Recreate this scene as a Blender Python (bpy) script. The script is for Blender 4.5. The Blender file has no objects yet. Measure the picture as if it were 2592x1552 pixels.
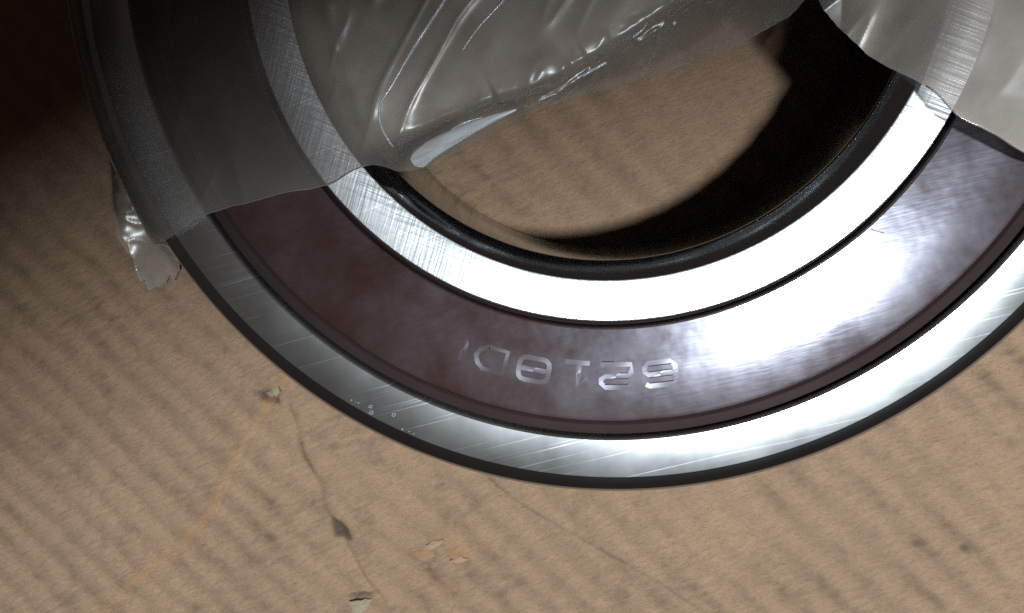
import bpy, bmesh, math, random
import numpy as np
from mathutils import Matrix, Vector

# ------------------------------------------------------------------ camera, world, lamps, exposure
# one Blender unit is one centimetre; the bearing's axis is the world z axis
sc = bpy.context.scene
sc.unit_settings.scale_length = 0.01
cam_d = bpy.data.cameras.new('camera')
cam_d.sensor_width = 36.0
cam_d.lens = 36.0 * 2000.0 / 2592.0
cam_d.clip_start = 0.05
cam_d.clip_end = 500.0
cam_d.dof.use_dof = True
cam_d.dof.focus_distance = 6.75
cam_d.dof.aperture_fstop = 0.7
cam = bpy.data.objects.new('camera', cam_d)
sc.collection.objects.link(cam)
CAM_LOC = (-0.1594, -1.8916, 8.5305)
CAM_ROT = ((0.99549252, 0.0, 0.09484013), (-0.01339787, 0.9899714, 0.14063117), (-0.09388902, -0.14126793, 0.98550912))
cam.matrix_world = Matrix.Translation(CAM_LOC) @ Matrix(CAM_ROT).to_4x4()
sc.camera = cam

world = bpy.data.worlds.new('World')
sc.world = world
world.use_nodes = True
bg = world.node_tree.nodes['Background']
bg.inputs['Color'].default_value = (1.0, 0.74, 0.60, 1)
bg.inputs['Strength'].default_value = 0.040

def spot(name, loc, aim, power, radius, half_deg, blend, col):
    d = bpy.data.lights.new(name, 'SPOT')
    d.energy = power
    d.shadow_soft_size = radius
    d.spot_size = math.radians(half_deg * 2)
    d.spot_blend = blend
    d.color = col
    o = bpy.data.objects.new(name, d)
    o.location = loc
    o.rotation_euler = (Vector(aim) - Vector(loc)).to_track_quat('-Z', 'Y').to_euler()
    sc.collection.objects.link(o)
    return o

spot('work_lamp', (10.5, -6.1, 40.0), (4.2, -19.8, 0.0), 170000.0, 2.3, 26.11, 0.030, (0.88, 0.97, 1.0))  # beam edge shaped to stand in for the overhead phone's shadow, upper left

sc.view_settings.view_transform = 'Standard'
sc.view_settings.look = 'None'
sc.view_settings.exposure = 0.0
sc.view_settings.gamma = 1.0
sc.cycles.use_denoising = False
sc.cycles.max_bounces = 12
sc.cycles.transparent_max_bounces = 16
sc.cycles.caustics_reflective = True
sc.cycles.blur_glossy = 2.0
sc.cycles.caustics_refractive = False

RNG = np.random.default_rng(7)
random.seed(7)

# ------------------------------------------------------------------ helpers
def link(o, parent=None):
    sc.collection.objects.link(o)
    if parent is not None:
        o.parent = parent
    return o

def mesh_obj(name, verts, faces, mat, parent=None, smooth=True, sharp=None):
    me = bpy.data.meshes.new(name)
    me.from_pydata([tuple(v) for v in verts], [], faces)
    me.validate()
    if smooth:
        me.polygons.foreach_set('use_smooth', [True] * len(me.polygons))
        if sharp:
            me.set_sharp_from_angle(angle=math.radians(sharp))
    me.materials.append(mat)
    me.update()
    return link(bpy.data.objects.new(name, me), parent)

def grid_mesh(name, P, mat, parent=None, attrs=None):
    """P: (m, n, 3) array of points"""
    m, n, _ = P.shape
    idx = np.arange(m * n).reshape(m, n)
    q = np.stack([idx[:-1, :-1], idx[1:, :-1], idx[1:, 1:], idx[:-1, 1:]], -1).reshape(-1, 4)
    me = bpy.data.meshes.new(name)
    me.vertices.add(m * n)
    me.vertices.foreach_set('co', P.reshape(-1).astype(np.float32))
    me.loops.add(q.size)
    me.loops.foreach_set('vertex_index', q.reshape(-1).astype(np.int32))
    me.polygons.add(len(q))
    me.polygons.foreach_set('loop_start', np.arange(0, q.size, 4, dtype=np.int32))
    me.polygons.foreach_set('loop_total', np.full(len(q), 4, dtype=np.int32))
    me.polygons.foreach_set('use_smooth', np.ones(len(q), dtype=bool))
    me.update(calc_edges=True)
    for k, a in (attrs or {}).items():
        at = me.attributes.new(k, 'FLOAT', 'POINT')
        at.data.foreach_set('value', a.reshape(-1).astype(np.float32))
    me.materials.append(mat)
    return link(bpy.data.objects.new(name, me), parent)

def lathe(name, prof, mat, parent=None, seg=360, sharp=28):
    n = len(prof)
    v = []
    for i in range(seg):
        a = 2 * math.pi * i / seg
        for r, z in prof:
            v.append((r * math.cos(a), r * math.sin(a), z))
    f = []
    for i in range(seg):
        j = (i + 1) % seg
        for k in range(n):
            l = (k + 1) % n
            f.append((i * n + k, j * n + k, j * n + l, i * n + l))
    return mesh_obj(name, v, f, mat, parent, True, sharp)

def arc(cx, cz, rx, rz, a0, a1, k):
    return [(cx + rx * math.cos(math.radians(a0 + (a1 - a0) * i / k)), cz + rz * math.sin(math.radians(a0 + (a1 - a0) * i / k))) for i in range(k + 1)]

def smooth(x):
    x = np.clip(x, 0, 1)
    return x * x * (3 - 2 * x)

def vnoise(x, y, seed):
    """value noise on arrays"""
    xi = np.floor(x).astype(np.int64); yi = np.floor(y).astype(np.int64)
    fx = smooth(x - xi); fy = smooth(y - yi)
    def h(a, b):
        n = (a * 374761393 + b * 668265263 + seed * 974711) & 0xffffffff
        n = ((n ^ (n >> 13)) * 1274126177) & 0xffffffff
        return ((n ^ (n >> 16)) & 0xffff) / 65535.0
    return (h(xi, yi) * (1 - fx) + h(xi + 1, yi) * fx) * (1 - fy) + (h(xi, yi + 1) * (1 - fx) + h(xi + 1, yi + 1) * fx) * fy

def fbm(x, y, seed, o=3):
    s = 0; a = 0.5; t = 0
    for k in range(o):
        s = s + a * vnoise(x * 2 ** k, y * 2 ** k, seed + 31 * k); t += a; a *= 0.5
    return s / t

def polydist(X, Y, pts):
    """signed distance (left of the line positive) and arc parameter 0..1 to a polyline"""
    best = np.full(X.shape, 1e9); sgn = np.ones(X.shape); par = np.zeros(X.shape)
    pts = np.array(pts, float)
    L = np.hypot(*(pts[1:] - pts[:-1]).T); cum = np.concatenate([[0], np.cumsum(L)])
    for i in range(len(pts) - 1):
        a, b = pts[i], pts[i + 1]
        d = b - a
        t = np.clip(((X - a[0]) * d[0] + (Y - a[1]) * d[1]) / (d @ d), 0, 1)
        ex = X - a[0] - t * d[0]; ey = Y - a[1] - t * d[1]
        ds = np.hypot(ex, ey)
        m = ds < best
        best = np.where(m, ds, best)
        sgn = np.where(m, np.sign(d[0] * ey - d[1] * ex), sgn)
        par = np.where(m, (cum[i] + t * L[i]) / cum[-1], par)
    return best, sgn, par

def catmull(pts, per=8):
    pts = [np.array(p, float) for p in pts]
    ext = [2 * pts[0] - pts[1]] + pts + [2 * pts[-1] - pts[-2]]
    out = []
    for i in range(1, len(ext) - 2):
        p0, p1, p2, p3 = ext[i - 1:i + 3]
        for k in range(per):
            t = k / per
            out.append(0.5 * (2 * p1 + (p2 - p0) * t + (2 * p0 - 5 * p1 + 4 * p2 - p3) * t * t + (3 * p1 - p0 - 3 * p2 + p3) * t ** 3))
    out.append(pts[-1])
    return np.array(out)

def tube(name, pts, rad, mat, parent=None, seg=6):
    pts = [Vector(p) for p in pts]
    v = []; f = []
    for i, p in enumerate(pts):
        t = (pts[min(i + 1, len(pts) - 1)] - pts[max(i - 1, 0)]).normalized()
        s = t.cross(Vector((0, 0, 1)))
        s = s.normalized() if s.length > 1e-6 else Vector((1, 0, 0))
        u = s.cross(t)
        r = rad[i] if hasattr(rad, '__len__') else rad
        for k in range(seg):
            a = 2 * math.pi * k / seg
            v.append(p + (s * math.cos(a) + u * math.sin(a)) * r)
    for i in range(len(pts) - 1):
        for k in range(seg):
            l = (k + 1) % seg
            f.append((i * seg + k, i * seg + l, (i + 1) * seg + l, (i + 1) * seg + k))
    f.append(tuple(range(seg))[::-1]); f.append(tuple((len(pts) - 1) * seg + k for k in range(seg)))
    return mesh_obj(name, v, f, mat, parent)

# ------------------------------------------------------------------ materials
class NT:
    def __init__(self, name):
        self.m = bpy.data.materials.new(name)
        self.m.use_nodes = True
        self.t = self.m.node_tree
        self.t.nodes.clear()
        self.out = self.n('ShaderNodeOutputMaterial')
    def n(self, typ, **kw):
        nd = self.t.nodes.new(typ)
        for k, v in kw.items():
            if k.startswith('i_'):
                nd.inputs[k[2:].replace('_', ' ')].default_value = v
            else:
                setattr(nd, k, v)
        return nd
    def l(self, a, b):
        self.t.links.new(a, b)
    def coords(self, rot=0.0, scale=(1, 1, 1), loc=(0, 0, 0)):
        tc = self.n('ShaderNodeTexCoord')
        mp = self.n('ShaderNodeMapping')
        mp.inputs['Rotation'].default_value = (0, 0, math.radians(rot))
        mp.inputs['Scale'].default_value = scale
        mp.inputs['Location'].default_value = loc
        mp.vector_type = 'TEXTURE' if False else 'POINT'
        self.l(tc.outputs['Object'], mp.inputs['Vector'])
        return mp.outputs['Vector']
    def streak(self, ang, across, along, detail=2.0, rough=0.5, loc=(0, 0, 0)):
        """noise stretched along the direction ang (degrees)"""
        v0 = self.coords(rot=-ang, loc=loc)
        mp = self.n('ShaderNodeMapping')
        mp.inputs['Scale'].default_value = (along, across, 1)
        self.l(v0, mp.inputs['Vector'])
        nz = self.n('ShaderNodeTexNoise', i_Scale=1.0, i_Detail=detail, i_Roughness=rough)
        self.l(mp.outputs['Vector'], nz.inputs['Vector'])
        return nz.outputs['Fac']
    def noise(self, scale, detail=2.0, rough=0.5, loc=(0, 0, 0)):
        nz = self.n('ShaderNodeTexNoise', i_Scale=scale, i_Detail=detail, i_Roughness=rough)
        self.l(self.coords(loc=loc), nz.inputs['Vector'])
        return nz.outputs['Fac']
    def ramp(self, fac, a, b, va=0.0, vb=1.0):
        mr = self.n('ShaderNodeMapRange')
        mr.inputs['From Min'].default_value = a; mr.inputs['From Max'].default_value = b
        mr.inputs['To Min'].default_value = va; mr.inputs['To Max'].default_value = vb
        self.l(fac, mr.inputs['Value'])
        return mr.outputs['Result']
    def math(self, op, a, b=None):
        nd = self.n('ShaderNodeMath', operation=op)
        for i, s in enumerate((a, b)):
            if s is None: continue
            if isinstance(s, (int, float)): nd.inputs[i].default_value = s
            else: self.l(s, nd.inputs[i])
        return nd.outputs[0]
    def mix(self, fac, a, b):
        nd = self.n('ShaderNodeMix', data_type='RGBA')
        for s, key in ((fac, 0), (a, 6), (b, 7)):
            if isinstance(s, (int, float)): nd.inputs[key].default_value = s
            elif isinstance(s, tuple): nd.inputs[key].default_value = (*s, 1)
            else: self.l(s, nd.inputs[key])
        return nd.outputs[2]
    def attr(self, name):
        return self.n('ShaderNodeAttribute', attribute_name=name).outputs['Fac']

def metal(name, base, rough, aniso=0.0, scratch=0.0, scratch_angles=(75, -18), grain=0.3, stain=None, metallic=1.0, broad=0.0, wave=0.0, along=2.6, bw=1.0):
    t = NT(name)
    p = t.n('ShaderNodeBsdfPrincipled')
    p.inputs['Metallic'].default_value = metallic
    p.inputs['Anisotropic'].default_value = aniso
    if aniso:
        tg = t.n('ShaderNodeTangent', direction_type='RADIAL', axis='Z')
        t.l(tg.outputs[0], p.inputs['Tangent'])
        p.inputs['Anisotropic Rotation'].default_value = 0.25
    cloud = t.noise(1.3, 4, 0.6)
    r = t.ramp(cloud, 0.3, 0.7, rough * 0.9, rough * 1.12)
    col = t.mix(t.ramp(t.noise(2.2, 5, 0.6, (3, 1, 0)), 0.35, 0.7), tuple(c * 0.86 for c in base), base)
    if stain:
        scol, lo, hi, sc_ = stain
        f = t.ramp(t.noise(sc_, 5, 0.62, (5.3, 2.1, 0)), lo, hi)
        col = t.mix(f, col, scol)
        r = t.math('ADD', r, t.math('MULTIPLY', f, 0.04))
    h = None
    if scratch:
        a = t.ramp(t.streak(scratch_angles[0], 26, along, 2, 0.6), 0.42, 0.62)
        b = t.ramp(t.streak(scratch_angles[1], 22, along, 2, 0.6, (4, 7, 0)), 0.42, 0.62)
        c = t.ramp(t.streak(scratch_angles[1] + 40, 60, 0.5, 2, 0.6, (1, 9, 0)), 0.60, 0.72)
        h = t.math('ADD', t.math('ADD', a, t.math('MULTIPLY', b, bw)), t.math('MULTIPLY', c, 0.35))
        bp = t.n('ShaderNodeBump', i_Strength=1.0, i_Distance=scratch)
        t.l(h, bp.inputs['Height'])
        t.l(bp.outputs[0], p.inputs['Normal'])
        r = t.math('ADD', r, t.math('MULTIPLY', c, 0.08))
    t.l(col, p.inputs['Base Color'])
    t.l(r, p.inputs['Roughness'])
    if wave:
        bp = t.n('ShaderNodeBump', i_Strength=1.0, i_Distance=wave)
        t.l(t.math('ADD', t.noise(1.6, 3, 0.5, (2, 2, 0)), t.math('MULTIPLY', t.streak(15, 30, 4, 2, 0.5), 0.06)), bp.inputs['Height'])
        t.l(bp.outputs[0], p.inputs['Normal'])
    if broad:
        p2 = t.n('ShaderNodeBsdfPrincipled')
        p2.inputs['Metallic'].default_value = metallic
        p2.inputs['Roughness'].default_value = 0.52
        t.l(col, p2.inputs['Base Color'])
        mx = t.n('ShaderNodeMixShader'); mx.inputs[0].default_value = broad
        t.l(p.outputs[0], mx.inputs[1]); t.l(p2.outputs[0], mx.inputs[2])
        t.l(mx.outputs[0], t.out.inputs['Surface'])
    else:
        t.l(p.outputs[0], t.out.inputs['Surface'])
    return t.m

M_outer = metal('ground_steel_outer', (0.82, 0.86, 0.89), 0.245, 0.3, 0.000025, (80, -25), along=8.0, bw=0.15)
M_inner = metal('honed_steel_inner', (0.80, 0.83, 0.86), 0.37, 0.2, 0.0005, (72, -22), along=1.3, bw=1.9)
def rubber_mat(name='brown_seal_rubber', ca=(0.0245, 0.0090, 0.0062), cb=(0.026, 0.0135, 0.0120)):
    """brown rubber seal with a thin oily sheen: a tight lobe and a broad smeared one"""
    t = NT(name)
    smear = t.noise(1.5, 5, 0.62, (5.3, 2.1, 0))
    fine = t.noise(5.0, 4, 0.6, (1.3, 2.7, 0))
    sm = t.ramp(t.math('ADD', t.math('MULTIPLY', smear, 0.75), t.math('MULTIPLY', fine, 0.25)), 0.36, 0.62)
    col = t.mix(sm, ca, cb)
    bp = t.n('ShaderNodeBump', i_Strength=1.0, i_Distance=0.006)
    t.l(t.math('ADD', t.noise(1.6, 3, 0.5, (2, 2, 0)), t.math('MULTIPLY', t.streak(15, 30, 4, 2, 0.5), 0.14)), bp.inputs['Height'])
    tg = t.n('ShaderNodeTangent', direction_type='RADIAL', axis='Z')
    sh = []
    for rough in (0.168, 0.40):
        p = t.n('ShaderNodeBsdfPrincipled')
        t.l(col, p.inputs['Base Color'])
        p.inputs['Specular IOR Level'].default_value = 1.0
        p.inputs['IOR'].default_value = 1.72
        p.inputs['Specular Tint'].default_value = (0.82, 0.83, 1.0, 1)
        p.inputs['Anisotropic'].default_value = 0.5
        p.inputs['Anisotropic Rotation'].default_value = 0.25
        t.l(tg.outputs[0], p.inputs['Tangent'])
        t.l(t.math('ADD', t.math('MULTIPLY', sm, 0.05), rough - 0.03), p.inputs['Roughness'])
        t.l(bp.outputs[0], p.inputs['Normal'])
        sh.append(p)
    mx = t.n('ShaderNodeMixShader')
    t.l(t.ramp(sm, 0, 1, 0.10, 0.30), mx.inputs[0])
    t.l(sh[0].outputs[0], mx.inputs[1]); t.l(sh[1].outputs[0], mx.inputs[2])
    t.l(mx.outputs[0], t.out.inputs['Surface'])
    return t.m
M_seal = rubber_mat()
M_cham = metal('polished_chamfer_steel', (0.42, 0.46, 0.52), 0.13)
M_rim = metal('seal_lip_rubber', (0.016, 0.008, 0.007), 0.8, 0.0, metallic=0.0)
M_rim.node_tree.nodes['Principled BSDF'].inputs['Specular IOR Level'].default_value = 0.2
M_mark = rubber_mat('etched_mark', (0.056, 0.041, 0.046), (0.060, 0.046, 0.053))
M_glint = metal('painted_glint', (0.22, 0.23, 0.25), 0.6, 0.0, metallic=0.3)  # pale grey stands in for glints off scratches
M_faint = rubber_mat('etched_mark_faint', (0.044, 0.029, 0.031), (0.046, 0.032, 0.036))
M_line = metal('etched_line', (0.010, 0.008, 0.010), 0.8, 0.0, metallic=0.0)
M_dark = metal('gap_shadow_steel', (0.10, 0.10, 0.11), 0.5)

def cardboard_mat():
    t = NT('kraft_cardboard')
    p = t.n('ShaderNodeBsdfPrincipled')
    p.inputs['Roughness'].default_value = 0.85
    p.inputs['Specular IOR Level'].default_value = 0.15
    fib = t.streak(24, 20, 4.0, 6, 0.75)
    fib2 = t.streak(15, 70, 14.0, 4, 0.65, (3, 3, 0))
    blot = t.noise(1.1, 4, 0.6)
    speck = t.noise(26, 3, 0.7)
    base = t.mix(t.ramp(fib, 0.34, 0.66), (0.155, 0.091, 0.054), (0.232, 0.153, 0.102))
    base = t.mix(t.ramp(fib2, 0.35, 0.7, 0, 0.75), base, (0.271, 0.183, 0.116))
    base = t.mix(t.ramp(blot, 0.35, 0.7, 0, 0.35), base, (0.190, 0.124, 0.082))
    base = t.mix(t.ramp(speck, 0.62, 0.75, 0, 0.4), base, (0.080, 0.052, 0.033))
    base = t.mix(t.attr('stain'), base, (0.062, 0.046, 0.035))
    base = t.mix(t.attr('fold'), base, (0.276, 0.136, 0.051))
    t.l(base, p.inputs['Base Color'])
    h = t.math('ADD', t.math('MULTIPLY', fib, 1.0), t.math('MULTIPLY', fib2, 0.6))
    bp = t.n('ShaderNodeBump', i_Strength=1.0, i_Distance=0.03)
    t.l(h, bp.inputs['Height'])
    t.l(bp.outputs[0], p.inputs['Normal'])
    t.l(p.outputs[0], t.out.inputs['Surface'])
    return t.m
M_card = cardboard_mat()

def plain(name, col, rough=0.8):
    t = NT(name)
    p = t.n('ShaderNodeBsdfPrincipled')
    p.inputs['Roughness'].default_value = rough
    c = t.mix(t.ramp(t.streak(24, 30, 5, 3), 0.3, 0.7), tuple(x * 0.7 for x in col), col)
    t.l(c, p.inputs['Base Color'])
    t.l(p.outputs[0], t.out.inputs['Surface'])
    return t.m
M_pulp = plain('pale_paper_pulp', (0.19, 0.15, 0.095))
M_dirt = plain('dark_paper_scrap', (0.11, 0.085, 0.06))
M_curlpaper = plain('brown_paper_peel', (0.21, 0.14, 0.085))

def film_mat(name, lo, hi, rg):
    """clear polythene: see-through, a little milky (attribute haze), glossy"""
    t = NT(name)
    tr = t.n('ShaderNodeBsdfTransparent')
    tr.inputs['Color'].default_value = (0.66, 0.65, 0.65, 1)
    df = t.n('ShaderNodeBsdfDiffuse'); df.inputs['Color'].default_value = (0.68, 0.59, 0.52, 1)
    tl = t.n('ShaderNodeBsdfTranslucent'); tl.inputs['Color'].default_value = (0.5, 0.48, 0.5, 1)
    mx = t.n('ShaderNodeMixShader'); mx.inputs[0].default_value = 0.35
    t.l(df.outputs[0], mx.inputs[1]); t.l(tl.outputs[0], mx.inputs[2])
    m1 = t.n('ShaderNodeMixShader')
    cl = t.ramp(t.noise(1.6, 4, 0.6), 0.3, 0.75, 0.75, 1.25)
    f = t.math('MULTIPLY', t.ramp(t.attr('haze'), 0, 1, lo, hi), cl)
    t.l(f, m1.inputs[0]); t.l(tr.outputs[0], m1.inputs[1]); t.l(mx.outputs[0], m1.inputs[2])
    gl = t.n('ShaderNodeBsdfGlossy'); gl.inputs['Color'].default_value = (1, 1, 1, 1)
    gl.inputs['Roughness'].default_value = rg
    bp = t.n('ShaderNodeBump', i_Strength=0.25, i_Distance=0.012)
    wr = t.math('ADD', t.noise(2.2, 3, 0.5), t.math('MULTIPLY', t.streak(28, 9, 1.5, 2, 0.5), 0.25))
    t.l(wr, bp.inputs['Height']); t.l(bp.outputs[0], gl.inputs['Normal'])
    lw = t.n('ShaderNodeFresnel'); lw.inputs['IOR'].default_value = 1.5
    m2 = t.n('ShaderNodeMixShader')
    t.l(lw.outputs[0], m2.inputs[0])
    t.l(m1.outputs[0], m2.inputs[1]); t.l(gl.outputs[0], m2.inputs[2])
    t.l(m2.outputs[0], t.out.inputs['Surface'])
    return t.m
M_film = film_mat('polythene_film', 0.02, 0.75, 0.3)
M_crease = film_mat('polythene_crease', 0.25, 0.8, 0.32)
M_curl = plain('film_fold_highlight', (0.42, 0.43, 0.45), 0.24)  # pale opaque colour paints the highlights of clear folded film
M_curl.node_tree.nodes['Principled BSDF'].inputs['Specular IOR Level'].default_value = 1.0
M_fold = film_mat('polythene_fold', 0.25, 0.8, 0.14)

# ------------------------------------------------------------------ cardboard (the surface)
def card():
    xs = np.concatenate([np.linspace(-18, -8, 12)[:-1], np.arange(-8, 5.4, 0.022), np.linspace(5.4, 18, 14)[1:]])
    ys = np.concatenate([np.linspace(-16, -7.4, 10)[:-1], np.arange(-7.4, 1.4, 0.022), np.linspace(1.4, 14, 14)[1:]])
    X, Y = np.meshgrid(xs, ys, indexing='ij')
    Z = np.zeros_like(X)
    a = math.radians(-44)
    u = X * math.cos(a) + Y * math.sin(a)          # along the flutes
    w = -X * math.sin(a) + Y * math.cos(a)         # across them
    w2 = w + 0.16 * (fbm(u * 0.7, w * 0.7, 3) - 0.5) + 0.06 * (fbm(u * 3, w * 3, 4) - 0.5)
    ph = w2 / 0.345 * 2 * math.pi
    Z += 0.012 * np.cos(ph) * (0.5 + fbm(u * 0.8, w * 0.8, 7)) + 0.012 * (fbm(X * 0.6, Y * 0.6, 5) - 0.5)
    crest = smooth((np.cos(ph) - 0.15) / 0.85)
    br = fbm(u * 1.0, w * 1.3, 11, 3)
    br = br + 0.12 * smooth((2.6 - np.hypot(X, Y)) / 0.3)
    br2 = fbm(u * 2.6, w * 2.8, 17, 3)
    fa = math.radians(22)
    p_ = X * math.cos(fa) + Y * math.sin(fa); q_ = -X * math.sin(fa) + Y * math.cos(fa)
    br3 = fbm(p_ * 5, q_ * 22, 19, 3)
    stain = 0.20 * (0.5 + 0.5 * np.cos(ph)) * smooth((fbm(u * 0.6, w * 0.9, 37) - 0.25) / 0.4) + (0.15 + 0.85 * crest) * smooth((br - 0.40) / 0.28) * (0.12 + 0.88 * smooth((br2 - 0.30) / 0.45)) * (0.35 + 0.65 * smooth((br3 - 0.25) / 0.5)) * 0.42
    stain += 0.22 * smooth((fbm(u * 2.2, w * 2.6, 29) - 0.5) / 0.25) * smooth((br3 - 0.3) / 0.4)
    stain += 0.16 * smooth((fbm(u * 7, w * 7, 23) - 0.62) / 0.15)
    fold = np.zeros_like(X)
    C1 = catmull([(-3.30, -3.62), (-3.589, -3.892), (-3.753, -4.134), (-4.011, -4.512), (-4.196, -4.8), (-4.359, -5.091), (-4.527, -5.434), (-4.768, -5.735), (-5.035, -6.015), (-5.374, -6.227), (-5.619, -6.462), (-6.007, -6.835), (-6.6, -7.4)])
    d, s, t = polydist(X, Y, C1)
    wob = 0.012 * (fbm(X * 9, Y * 9, 41) - 0.5)
    sd = d * s + wob
    k = smooth(t / 0.12) * (0.55 + 0.45 * smooth((fbm(X * 2, Y * 2, 43) - 0.3) / 0.3))
    Z += k * 0.05 * np.where(sd < 0, np.exp(sd / 0.5), 1 - smooth(sd / 0.04)) - k * 0.010 * np.exp(-((sd - 0.05) / 0.03) ** 2)
    fold = np.maximum(fold, 0.32 * k * np.exp(-(sd / 0.045) ** 2))
    C2 = catmull([(-3.629, -4.017), (-3.516, -4.505), (-3.418, -4.881), (-3.267, -5.163), (-3.189, -5.498), (-3.037, -5.784), (-2.951, -5.976), (-2.843, -6.218), (-2.708, -6.41), (-2.571, -6.553)])
    d, s, t = polydist(X, Y, C2)
    sd = d * s + wob * 2
    k = smooth(t / 0.15) * (0.5 + 0.5 * smooth((fbm(X * 2.5, Y * 2.5, 53) - 0.3) / 0.3))
    Z += k * (-0.030 * np.exp(-(sd / 0.035) ** 2) + 0.014 * np.exp(-((sd - 0.08) / 0.07) ** 2))
    stain += 0.55 * k * np.exp(-(sd / 0.022) ** 2) * smooth((t - 0.15) / 0.1) * smooth((0.62 - t) / 0.1)
    fold = np.maximum(fold, 0.12 * k * np.exp(-((sd - 0.05) / 0.04) ** 2))
    HL = catmull([(-1.437, -4.936), (-1.01, -5.31), (-0.501, -5.626), (-0.01, -5.909), (0.524, -6.2), (1.103, -6.598), (1.371, -6.789), (2.0, -7.3)])
    d, s, t = polydist(X, Y, HL)
    sd = d * s + wob * 1.5
    Z += -0.016 * np.exp(-(sd / 0.016) ** 2)
    stain += 0.55 * np.exp(-(sd / 0.013) ** 2) * (0.35 + 0.65 * smooth((fbm(X * 6, Y * 6, 61) - 0.3) / 0.3))
    # wrinkled, rubbed patch low in the middle
    g = np.exp(-(((X + 1.80) / 0.42) ** 2 + ((Y + 6.08) / 0.34) ** 2))
    n = fbm(X * 7 + Y * 4, Y * 8, 71, 3)
    Z += g * 0.075 * (np.abs(n - 0.5) * 2)
    fold = np.maximum(fold, 0.5 * g * smooth((n - 0.52) / 0.1))
    # ridge below the second crease
    g2 = np.exp(-(((X + 2.62) / 0.22) ** 2 + ((Y + 6.33) / 0.30) ** 2))
    Z += 0.05 * g2
    # small dents
    for (px, py, r, dp, st) in ((-3.036, -5.76, 0.10, 0.05, 0.75), (-3.80, -4.14, 0.10, 0.045, 0.7), (3.9, -5.77, 0.05, 0.03, 0.5), (-4.02, -5.0, 0.03, 0.02, 0.4), (3.9, -6.05, 0.04, 0.02, 0.4), (2.5, -6.9, 0.05, 0.02, 0.3)):
        g = np.exp(-(((X - px) / r) ** 2 + ((Y - py) / (r * 0.8)) ** 2) * (0.6 + 0.8 * fbm(X * 8, Y * 8, 83)))
        Z -= dp * g; stain += st * g
    for poly, st, dp in (([(-3.14, -5.58), (-3.03, -5.64), (-2.95, -5.76), (-2.90, -5.86), (-2.98, -5.87), (-3.04, -5.83), (-3.11, -5.84), (-3.13, -5.72)], 0.85, 0.03),
                         ([(-4.02, -4.08), (-3.90, -4.09), (-3.76, -4.16), (-3.68, -4.25), (-3.80, -4.22), (-3.94, -4.13)], 0.9, 0.04),
                         ([(-3.02, -6.57), (-2.86, -6.53), (-2.70, -6.50), (-2.62, -6.48), (-2.72, -6.55), (-2.88, -6.60)], 0.9, 0.04)):
        P = np.array(poly); ins = np.zeros(X.shape, bool)
        xj = X + 0.03 * (fbm(X * 14, Y * 14, 91) - 0.5); yj = Y + 0.03 * (fbm(X * 14, Y * 14, 93) - 0.5)
        for q in range(len(P)):
            (ax, ay), (bx, by) = P[q], P[q - 1]
            ins ^= ((ay > yj) != (by > yj)) & (xj < (bx - ax) * (yj - ay) / (by - ay + 1e-12) + ax)
        d, sg, t = polydist(xj, yj, np.vstack([P, P[:1]]))
        m = np.where(ins, 0.5 + 0.5 * smooth(d / 0.02), 0.5 * (1 - smooth(d / 0.02)))
        stain += st * m * (0.7 + 0.3 * fbm(X * 10, Y * 10, 95)); Z -= dp * m
    return grid_mesh('cardboard_surface', np.stack([X, Y, Z - 0.02], -1), M_card, None, {'stain': np.clip(stain, 0, 1), 'fold': fold})
cb = card()
cb['kind'] = 'structure'

def chip(name, pts, z, h, mat, parent):
    pts = [q for i in range(len(pts)) for a, b in [(pts[i], pts[(i + 1) % len(pts)])] for q in [a] + [(a[0] + (b[0] - a[0]) * t + random.uniform(-0.012, 0.012), a[1] + (b[1] - a[1]) * t + random.uniform(-0.012, 0.012)) for t in (0.33, 0.67)]]
    """small torn scrap: irregular outline, thickness, slightly tilted"""
    n = len(pts)
    cx = sum(p[0] for p in pts) / n; cy = sum(p[1] for p in pts) / n
    v = [(x, y, z + h * (0.6 + 0.8 * random.random())) for x, y in pts] + [(x, y, z - 0.03) for x, y in pts] + [(cx, cy, z + h * 1.5)]
    f = [(i, (i + 1) % n, 2 * n) for i in range(n)] + [(n + i, n + (i + 1) % n, (i + 1) % n, i) for i in range(n)]
    return mesh_obj(name, v, f, mat, parent, False)
chip('paper_tear', [(-3.82, -4.10), (-3.73, -4.05), (-3.66, -4.03), (-3.64, -4.09), (-3.70, -4.15), (-3.78, -4.14)], 0.0, 0.03, M_pulp, cb)
chip('paper_tear', [(-2.95, -6.62), (-2.80, -6.60), (-2.68, -6.57), (-2.72, -6.66), (-2.80, -6.78), (-2.93, -6.76)], -0.01, 0.03, M_pulp, cb)
chip('paper_tear', [(-2.02, -5.90), (-1.90, -5.84), (-1.80, -5.83), (-1.86, -5.90), (-1.97, -5.95)], -0.005, 0.012, M_curlpaper, cb)
chip('paper_tear', [(-1.75, -6.08), (-1.62, -6.02), (-1.52, -6.05), (-1.62, -6.10)], -0.005, 0.012, M_curlpaper, cb)

# ------------------------------------------------------------------ ball bearing
T = 2.0
brg = link(bpy.data.objects.new('ball_bearing', None))
brg['label'] = 'large steel ball bearing lying flat on the cardboard, partly inside the clear plastic bag'
brg['category'] = 'ball bearing'

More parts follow.
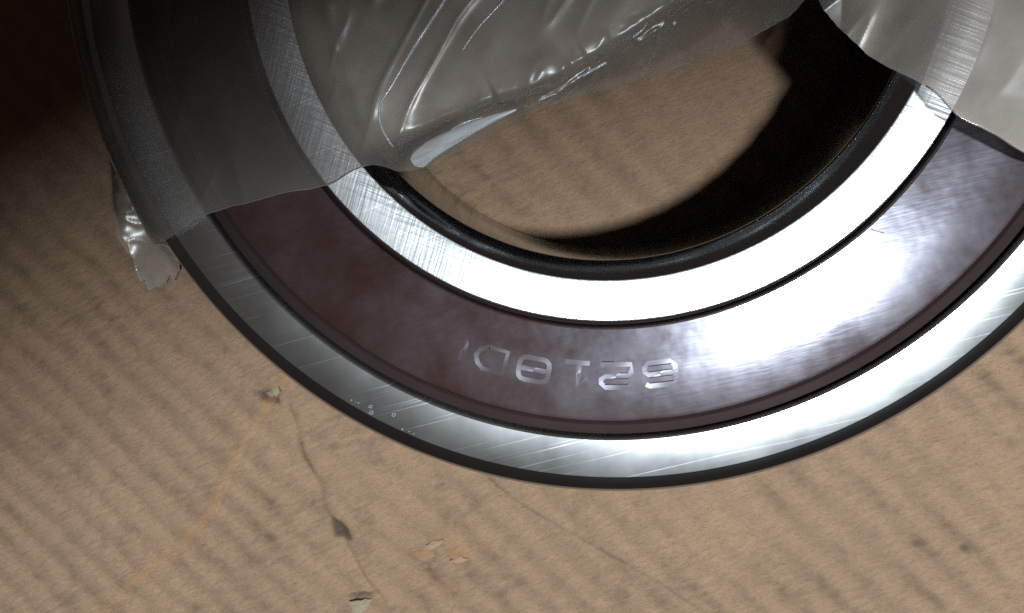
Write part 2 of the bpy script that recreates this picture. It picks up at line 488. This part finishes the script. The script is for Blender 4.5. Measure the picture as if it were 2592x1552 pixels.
prof_outer = [(4.29, T), (4.30, T - 0.004)] + arc(4.30, T - 0.13, 0.165, 0.125, 85, 0, 8) + arc(4.30, 0.16, 0.165, 0.16, 0, -90, 6) + [(3.985, 0.0), (3.96, 0.02), (3.96, 0.18), (3.80, 0.20), (3.80, 1.74), (3.955, 1.76), (3.96, T - 0.012), (3.972, T)]
outer = lathe('outer_ring', prof_outer, M_outer, brg)
prof_inner = [(2.618, T), (2.607, T - 0.005), (2.595, T - 0.015), (2.462, T - 0.125), (2.451, T - 0.145), (2.45, T - 0.18)] + arc(2.61, 0.16, 0.16, 0.16, 180, 270, 6) + [(2.93, 0.0), (2.948, 0.02), (2.95, T - 0.012), (2.938, T)]
inner = lathe('inner_ring', prof_inner, M_inner, brg)
for o, test in ((outer, lambda c: math.hypot(c.x, c.y) > 4.299), (inner, lambda c: math.hypot(c.x, c.y) < 2.606)):
    o.data.materials.append(M_cham)
    for p in o.data.polygons:
        if test(p.center): p.material_index = 1
# seal: dished plate with rolled outer rim
prof_seal = [(3.02, 1.70), (3.005, 1.90), (3.015, 1.93), (3.03, 1.94), (3.40, 1.942), (3.79, 1.940), (3.82, 1.93), (3.835, 1.90), (3.835, 1.70)]
seal = lathe('seal', prof_seal, M_seal, brg)
lip = lathe('rubber_lip', [(3.838, 1.72), (3.838, 1.895), (3.86, 1.915), (3.905, 1.922), (3.938, 1.912), (3.948, 1.89), (3.948, 1.765)], M_rim, seal)
lathe('rubber_lip', [(2.965, 1.70), (2.965, 1.84), (2.985, 1.86), (3.003, 1.85), (3.003, 1.70)], M_rim, seal)

# stamped number, read from the far side (tops of the characters point away from the axis)
def ribbon(loops, wid):
    v = []; f = []
    for pts, closed in loops:
        pts = [Vector((p[0], p[1], 0)) for p in pts]
        n = len(pts); b = len(v)
        for i in range(n):
            if closed: a, c = pts[i - 1], pts[(i + 1) % n]
            else: a, c = pts[max(i - 1, 0)], pts[min(i + 1, n - 1)]
            t = (c - a).normalized(); s = Vector((-t.y, t.x, 0)) * wid / 2
            v += [pts[i] + s, pts[i] - s]
        for i in range(n if closed else n - 1):
            j = (i + 1) % n
            f.append((b + 2 * i, b + 2 * i + 1, b + 2 * j + 1, b + 2 * j))
    return v, f
def rrect(x0, y0, x1, y1, r, k=3):
    o = []
    for cx, cy, a in ((x1 - r, y1 - r, 0), (x0 + r, y1 - r, 90), (x0 + r, y0 + r, 180), (x1 - r, y0 + r, 270)):
        for i in range(k + 1):
            q = math.radians(a + 90 * i / k)
            o.append((cx + r * math.cos(q), cy + r * math.sin(q)))
    return o
def stroke_outline(pts, s):
    """closed outline around an open centre line"""
    P = [Vector((p[0], p[1], 0)) for p in pts]; n = len(P); L = []; R = []
    for i in range(n):
        d0 = (P[i] - P[i - 1]).normalized() if i else (P[1] - P[0]).normalized()
        d1 = (P[i + 1] - P[i]).normalized() if i < n - 1 else d0
        t = (d0 + d1).normalized(); nrm = Vector((-t.y, t.x, 0))
        m = s / 2 / max(0.4, nrm.dot(Vector((-d0.y, d0.x, 0))))
        e = -d0 * s / 2 if i == 0 else (d1 * s / 2 if i == n - 1 else Vector((0, 0, 0)))
        L.append(P[i] + nrm * m + e); R.append(P[i] - nrm * m + e)
    return [(p.x, p.y) for p in L + R[::-1]]
W, H, S = 0.30, 0.24, 0.042
def glyph(ch):
    """centre lines of the strokes, and the thin dark lines along them"""
    w, h = W / 2 - S / 2, H / 2 - S / 2
    e = S / 2 + 0.004
    bar = lambda y, x0=-0.8, x1=0.75: [([(x0 * w, y + e), (x1 * w, y + e)], False), ([(x0 * w, y - e), (x1 * w, y - e)], False)]
    if ch == '8':
        return [(rrect(-w, -h, w, h, 0.06), True), ([(-w + S / 2 + 0.002, 0.0), (w - S / 2 - 0.002, 0.0)], False)], []
    if ch == '6':
        return [([(w, h - 0.02), (w - 0.03, h), (-w + 0.04, h), (-w, h - 0.04), (-w, -h + 0.04), (-w + 0.04, -h), (w - 0.04, -h), (w, -h + 0.04), (w, -0.03), (w - 0.03, 0.0), (-w + S / 2 + 0.002, 0.0)], False)], [bar(h)[1], bar(0)[0], bar(0)[1], bar(-h)[0]]
    if ch == '2':
        return [([(-w, h - 0.035), (-w + 0.04, h), (w - 0.04, h), (w, h - 0.04), (w, 0.03), (w - 0.04, 0.0), (-w + 0.04, 0.0), (-w, -0.03), (-w, -h), (w, -h)], False)], [bar(h)[1], bar(0, -0.8, 0.2)[0], bar(0, -0.8, -0.3)[1], bar(-h, 0.1, 0.9)[1]]
    if ch == '1':
        return [([(-w * 0.6, h - 0.07), (0.0, h), (0.0, -h + S / 2 + 0.002)], False), ([(-w * 0.7, -h), (w * 0.9, -h)], False)], []
    if ch == 'D':
        return [([(w * 0.3, -h), (-w, -h), (-w, h), (w * 0.4, h), (w * 0.8, h * 0.6), (w, 0.0), (w * 0.8, -h * 0.6), (w * 0.3, -h)], False)], []
    return [([(-w, h), (-w, -h * 0.6), (-w + 0.03, -h)], False)], []
def put_glyph(ch, x, y, rot):
    strokes, lines = glyph(ch)
    for name, L, wid, m, z in (('stamped_character', strokes, S, M_faint if ch in 'DU' else M_mark, 1.9445), ('etched_line', lines, 0.007, M_line, 1.9465)):
        for loops in ([L] if name == 'stamped_character' else [[q] for q in L]):
            v, f = ribbon(loops, wid)
            o = mesh_obj(name, v, f, m, seal, False)
            o.location = (x, y, z)
            o.rotation_euler = (0, 0, rot)
for ch, x, y in (('6', 0.452, -3.40), ('2', 0.083, -3.425), ('1', -0.235, -3.41), ('8', -0.614, -3.375), ('D', -0.983, -3.285), ('U', -1.33, -3.16)):
    put_glyph(ch, x, y, math.atan2(y, x) - math.pi / 2)

# pale flecks painting scratch glints on the outer ring's face and seal
def scratch_glint(x, y, r, rot, parent, z=T, solid=False):
    q = [(r * random.uniform(0.8, 1.3), 0), (random.uniform(-0.3, 0.3) * r, r * random.uniform(0.5, 1.0)), (-r * random.uniform(0.8, 1.3), 0), (random.uniform(-0.3, 0.3) * r, -r * random.uniform(0.5, 1.0))]
    ca, sa = math.cos(rot), math.sin(rot)
    q = [(a * ca - b * sa, a * sa + b * ca) for a, b in q]
    if solid:
        v = [(a, b, 0.002) for a, b in q] + [(a, b, -0.004) for a, b in q]; f = [(0, 1, 2, 3)] + [(i, 4 + i, 4 + (i + 1) % 4, (i + 1) % 4) for i in range(4)]
    else:
        v, f = ribbon([(q, True)], 0.006); v = [(a.x, a.y, 0.003) for a in v]
    o = mesh_obj('scratch_glint', v, f, M_glint, parent, False)
    o.location = (x, y, z)
    return o
for x, y, r, s in ((-2.201, -3.647, 0.007, 1), (-2.165, -3.66, 0.005, 1), (-2.035, -3.70, 0.017, 0), (-2.029, -3.755, 0.017, 0), (-1.831, -3.773, 0.022, 0), (-1.76, -3.90, 0.008, 1), (-1.70, -3.92, 0.007, 1), (-1.66, -3.94, 0.006, 1), (-2.14, -3.67, 0.007, 1), (-0.423, -3.968, 0.018, 1)):
    scratch_glint(x, y, r, random.uniform(0, 0.6), outer, T, bool(s))
for k in range(9):
    scratch_glint(2.20 - 0.012 * k, -2.235 + 0.004 * k - 0.006 * random.random(), 0.012, random.random(), seal, 1.939, True)

# ------------------------------------------------------------------ plastic bag
bag = link(bpy.data.objects.new('plastic_bag', None))
bag['label'] = 'torn clear plastic bag draped over the upper side of the bearing'
bag['category'] = 'plastic bag'

EDGE = [(-5.46, -2.0), (-5.36, -2.34), (-5.27, -2.55), (-5.22, -2.74), (-5.10, -2.92), (-4.97, -2.90), (-4.851, -2.803), (-4.671, -2.675), (-4.598, -2.518), (-4.42, -2.40), (-4.271, -2.314), (-4.05, -2.30), (-3.86, -2.285), (-3.66, -2.19), (-3.509, -2.10), (-3.399, -2.034), (-3.256, -1.995), (-2.973, -1.922), (-2.693, -1.85), (-2.453, -1.824), (-2.247, -1.774), (-2.057, -1.667), (-1.905, -1.628), (-1.80, -1.66), (-1.714, -1.698), (-1.558, -1.673), (-1.163, -1.506), (-0.763, -1.274), (-0.117, -1.091), (0.503, -0.921), (0.957, -0.772), (1.246, -0.622), (1.489, -0.488), (1.60, -0.356), (1.66, -0.34), (1.792, -0.476), (2.065, -0.793), (2.355, -1.124), (2.587, -1.375), (2.831, -1.5), (3.164, -1.669), (3.54, -1.824), (4.2, -2.05), (5.0, -2.3), (5.7, -2.4)]
HEM = catmull([(-1.93, -1.66), (-1.69, -1.547), (-1.388, -1.419), (-0.903, -1.243), (-0.46, -1.131), (-0.18, -0.971), (0.005, -0.871), (0.488, -0.576), (0.724, -0.438), (0.87, -0.328), (1.6, 0.2), (2.2, 0.8)])
CREASES = [  # polyline, height, half width
    (catmull([(-0.98, 0.15), (-1.243, -0.3), (-1.307, -0.413), (-1.516, -0.712), (-1.711, -1.027), (-1.802, -1.171), (-1.802, -1.336), (-1.717, -1.507)]), 0.030, 0.16),
    (catmull([(-0.50, 0.05), (-0.774, -0.346), (-1.005, -0.583), (-1.147, -0.768), (-1.332, -0.992), (-1.473, -1.148)]), 0.010, 0.10),
    (catmull([(-0.90, -1.10), (-0.639, -0.973), (-0.423, -0.92), (-0.30, -0.86)]), 0.045, 0.13),
    (catmull([(-0.20, -0.80), (-0.10, -0.74), (0.0, -0.68)]), 0.025, 0.08),
    (catmull([(-3.0, -0.2), (-2.874, -0.805), (-2.815, -0.932), (-2.5, -1.25), (-2.1, -1.65)]), 0.03, 0.10),
    (catmull([(1.9, 0.2), (2.278, -0.461), (2.486, -0.691), (2.731, -1.036), (3.072, -1.472)]), 0.05, 0.30),
    
    (catmull([(-2.25, -0.2), (-2.2, -0.6), (-2.05, -1.0), (-1.95, -1.35)]), 0.012, 0.05),
]
def film_height(X, Y):
    r = np.hypot(X, Y)
    z = np.full(X.shape, 2.035)
    drop = smooth((r - 4.36) / 1.15)
    z = z - drop * 1.97
    # past the tongue the film lies on the cardboard
    z = np.maximum(z, 0.03)
    ins = smooth((2.7 - r) / 0.5)
    d, s, t = polydist(X, Y, HEM)
    above = d * s                                     # positive on the bag's side of the fold
    z += ins * (0.10 * smooth(above / 0.12) - 0.10 * smooth((above - 0.1) / 1.2) - 0.75 * np.clip(-above, 0, 0.6))
    z += ins * 0.030 * np.exp(-(above / 0.03) ** 2) * smooth((fbm(X * 3.2, Y * 3.2, 109) - 0.42) / 0.2)
    z += (1 - ins) * (1 - drop) * (0.035 * fbm(X * 1.1, Y * 1.1, 101) + 0.010 * (1 - 2 * np.abs(fbm((X * 0.3 + Y) * 0.9, (X - Y * 0.3) * 2.6, 119, 2) - 0.5)) ** 3)
    z += ins * 0.05 * (fbm(X * 0.9, Y * 0.9, 103) - 0.4)
    z += 0.006 * fbm(X * 2.6, Y * 2.6, 107) * (0.4 + ins)
    for pts, h, w in CREASES:
        d, s, t = polydist(X, Y, pts)
        z += h * np.exp(-(d / w) ** 2) * smooth(t / 0.05 + 0.3) * smooth((1.04 - t) / 0.15)
    z += 0.30 * np.clip(X - 1.9, 0, 3.2) * smooth((Y + 1.9) / 0.7)
    cz = np.exp(-(above / 0.16) ** 2) * ins
    z += ins * 0.020 * (1 - 2 * np.abs(fbm((X * 0.5 + Y * 0.87) * 0.9, (X * 0.87 - Y * 0.5) * 3.4, 117, 2) - 0.5)) ** 3 * 1.6
    z += cz * 0.020 * (1 - 2 * np.abs(fbm(X * 5 + Y * 4, Y * 11 - X * 5, 113, 3) - 0.5))
    # the seam of the bag hanging outside the ring
    out = smooth((r - 4.5) / 0.3)
    z += out * 0.02 * (1 - 2 * np.abs(fbm(X * 4 + Y * 3, Y * 5 - X * 2, 121, 2) - 0.5)) ** 2 + out * 0.05 * np.sin(X * 9 + 1.5 * np.sin(Y * 1.3)) * smooth((Y + 2.75) / 0.5)
    return z
def film():
    E = np.array(EDGE)
    L = np.concatenate([[0], np.cumsum(np.hypot(*(E[1:] - E[:-1]).T))])
    ss = np.arange(0, L[-1], 0.0165)
    ex = np.interp(ss, L, E[:, 0]); ey = np.interp(ss, L, E[:, 1])
    k = np.ones(5) / 5
    ex[2:-2] = np.convolve(ex, k, 'valid'); ey[2:-2] = np.convolve(ey, k, 'valid')
    ey = ey + 0.014 * (vnoise(ss * 7, ss * 0, 131) - 0.5) + 0.006 * (vnoise(ss * 24, ss * 0, 133) - 0.5)
    jag = smooth((-4.3 - ex) / 0.2)
    ey = ey + jag * (0.11 * (vnoise(ss * 11, ss * 0, 135) - 0.5) + 0.05 * (vnoise(ss * 31, ss * 0, 137) - 0.5))
    tt = np.concatenate([np.linspace(0, 1, 130), 1 + np.linspace(0, 1, 26)[1:]])
    y1 = 0.75
    tx = np.interp(np.linspace(0, 1, len(ss)), [0, 0.12, 0.5, 1], [-5.45, -4.9, -0.6, 5.9])
    tx = 0.85 * ex + 0.15 * tx
    X = np.empty((len(ss), len(tt))); Y = np.empty_like(X)
    for j, t in enumerate(tt):
        if t <= 1:
            X[:, j] = ex + (tx - ex) * t; Y[:, j] = ey + (y1 - ey) * t
        else:
            X[:, j] = tx; Y[:, j] = y1 + (5.6 - y1) * (t - 1)
    Z = film_height(X, Y)
    r = np.hypot(X, Y)
    ins = smooth((2.75 - r) / 0.35)
    d, s, t = polydist(X, Y, HEM)
    haze = 0.02 + 0.05 * fbm(X * 1.5, Y * 1.5, 141) + 0.02 * smooth((r - 2.5) / 0.3) * smooth((-1.6 - X) / 0.6)
    haze += ins * (0.12 + (0.30 + 0.34 * fbm(X * 3.2 * 0.5 + Y * 1.9, (-X * 0.86 + Y * 0.5) * 0.8, 161)) * smooth(d * s / 0.25))
    haze += smooth((X - 1.7) / 0.5) * 0.80
    haze += smooth((r - 4.4) / 0.2) * 0.24 * smooth((-1.9 - Y) / 0.5)
    de = Y - ey[:, None]
    haze += 0.10 * np.exp(-de / 0.4) * (1 - ins)
    return grid_mesh('bag_film', np.stack([X, Y, Z], -1), M_film, bag, {'haze': np.clip(haze, 0, 1)}), ex, ey
fo, ex, ey = film()
# cut edge of the film: the rim that catches the light
sel = (ex > -3.5) & (ex < -1.95)
px, py = ex[sel][::3], ey[sel][::3]
tube('cut_edge', np.stack([px, py, film_height(px, py) + 0.002], -1), 0.0065, M_fold, bag, 5)
sel = (ex > -5.25) & (ex < -4.2)
px, py = ex[sel][::3], ey[sel][::3]
tube('cut_edge', np.stack([px, py, film_height(px, py) + 0.002], -1), 0.007, M_fold, bag, 5)
sel = (ex > 2.36) & (ex < 3.6)
px, py = ex[sel][::3], ey[sel][::3]
tube('cut_edge', np.stack([px, py, film_height(px, py) + 0.002], -1), 0.008, M_fold, bag, 5)

# rolled fold of film hanging into the bore
def curl():
    c = catmull([(-1.60, -1.62, 2.02), (-1.41, -1.51, 2.09), (-1.144, -1.385, 2.12), (-0.948, -1.305, 2.13), (-0.72, -1.225, 2.12)], 10)
    n = len(c); k = 12
    P = np.empty((n, k, 3))
    for i, p in enumerate(c):
        t = i / (n - 1)
        r = 0.085 * (1 - t) ** 0.8 * smooth(t / 0.10 + 0.45) + 0.006
        tg = c[min(i + 1, n - 1)] - c[max(i - 1, 0)]; tg /= np.linalg.norm(tg)
        sd = np.cross(tg, (0, 0, 1)); sd /= np.linalg.norm(sd); up = np.cross(sd, tg)
        for j in range(k):
            a = math.radians(-30 + 200 * j / (k - 1))
            P[i, j] = p + (sd * math.cos(a) * 1.0 + up * (math.sin(a) - 1) * 0.6) * r
    return grid_mesh('rolled_fold', P, M_curl, bag, {'haze': np.full((n, k), 0.9)})
curl()

# pinched creases as pale tubes, painting highlight lines and sparkles on the film
def ridge(pts, rad, z0, taper):
    c = catmull([p[:2] for p in pts], 14)
    h = film_height(c[:, 0], c[:, 1])
    n = len(c); t = np.linspace(0, 1, n)
    r = rad * (taper[0] + (taper[1] - taper[0]) * t) * (0.75 + 0.5 * fbm(t * 9, t * 0, 151)) * smooth(np.minimum(t, 1 - t) / 0.04 + 0.3)
    o = tube('crease_highlight', np.stack([c[:, 0], c[:, 1], h + z0], -1), r, M_curl, bag, 8)
    a = o.data.attributes.new('haze', 'FLOAT', 'POINT'); a.data.foreach_set('value', [0.4] * len(o.data.vertices))
ridge([(-1.08, -0.05), (-1.243, -0.3), (-1.307, -0.413), (-1.516, -0.712), (-1.711, -1.027), (-1.802, -1.171), (-1.802, -1.336), (-1.717, -1.507)], 0.017, 0.004, (1.25, 0.45))
ridge([(-0.62, -0.12), (-0.774, -0.346), (-1.005, -0.583), (-1.147, -0.768)], 0.010, 0.002, (1.0, 0.7))
ridge([(-0.20, -0.985), (-0.10, -0.925), (-0.01, -0.875)], 0.013, 0.004, (0.7, 1.0))
ridge([(-0.55, -1.16), (-0.47, -1.13), (-0.40, -1.11)], 0.009, 0.002, (0.8, 0.6))
ridge([(-1.26, -1.37), (-1.12, -1.31), (-1.0, -1.275)], 0.008, 0.002, (0.8, 0.6))
ridge([(0.19, -0.70), (0.26, -0.65), (0.30, -0.60)], 0.010, 0.004, (0.9, 0.4))
ridge([(0.50, -0.60), (0.525, -0.585)], 0.014, 0.004, (1.0, 1.0))
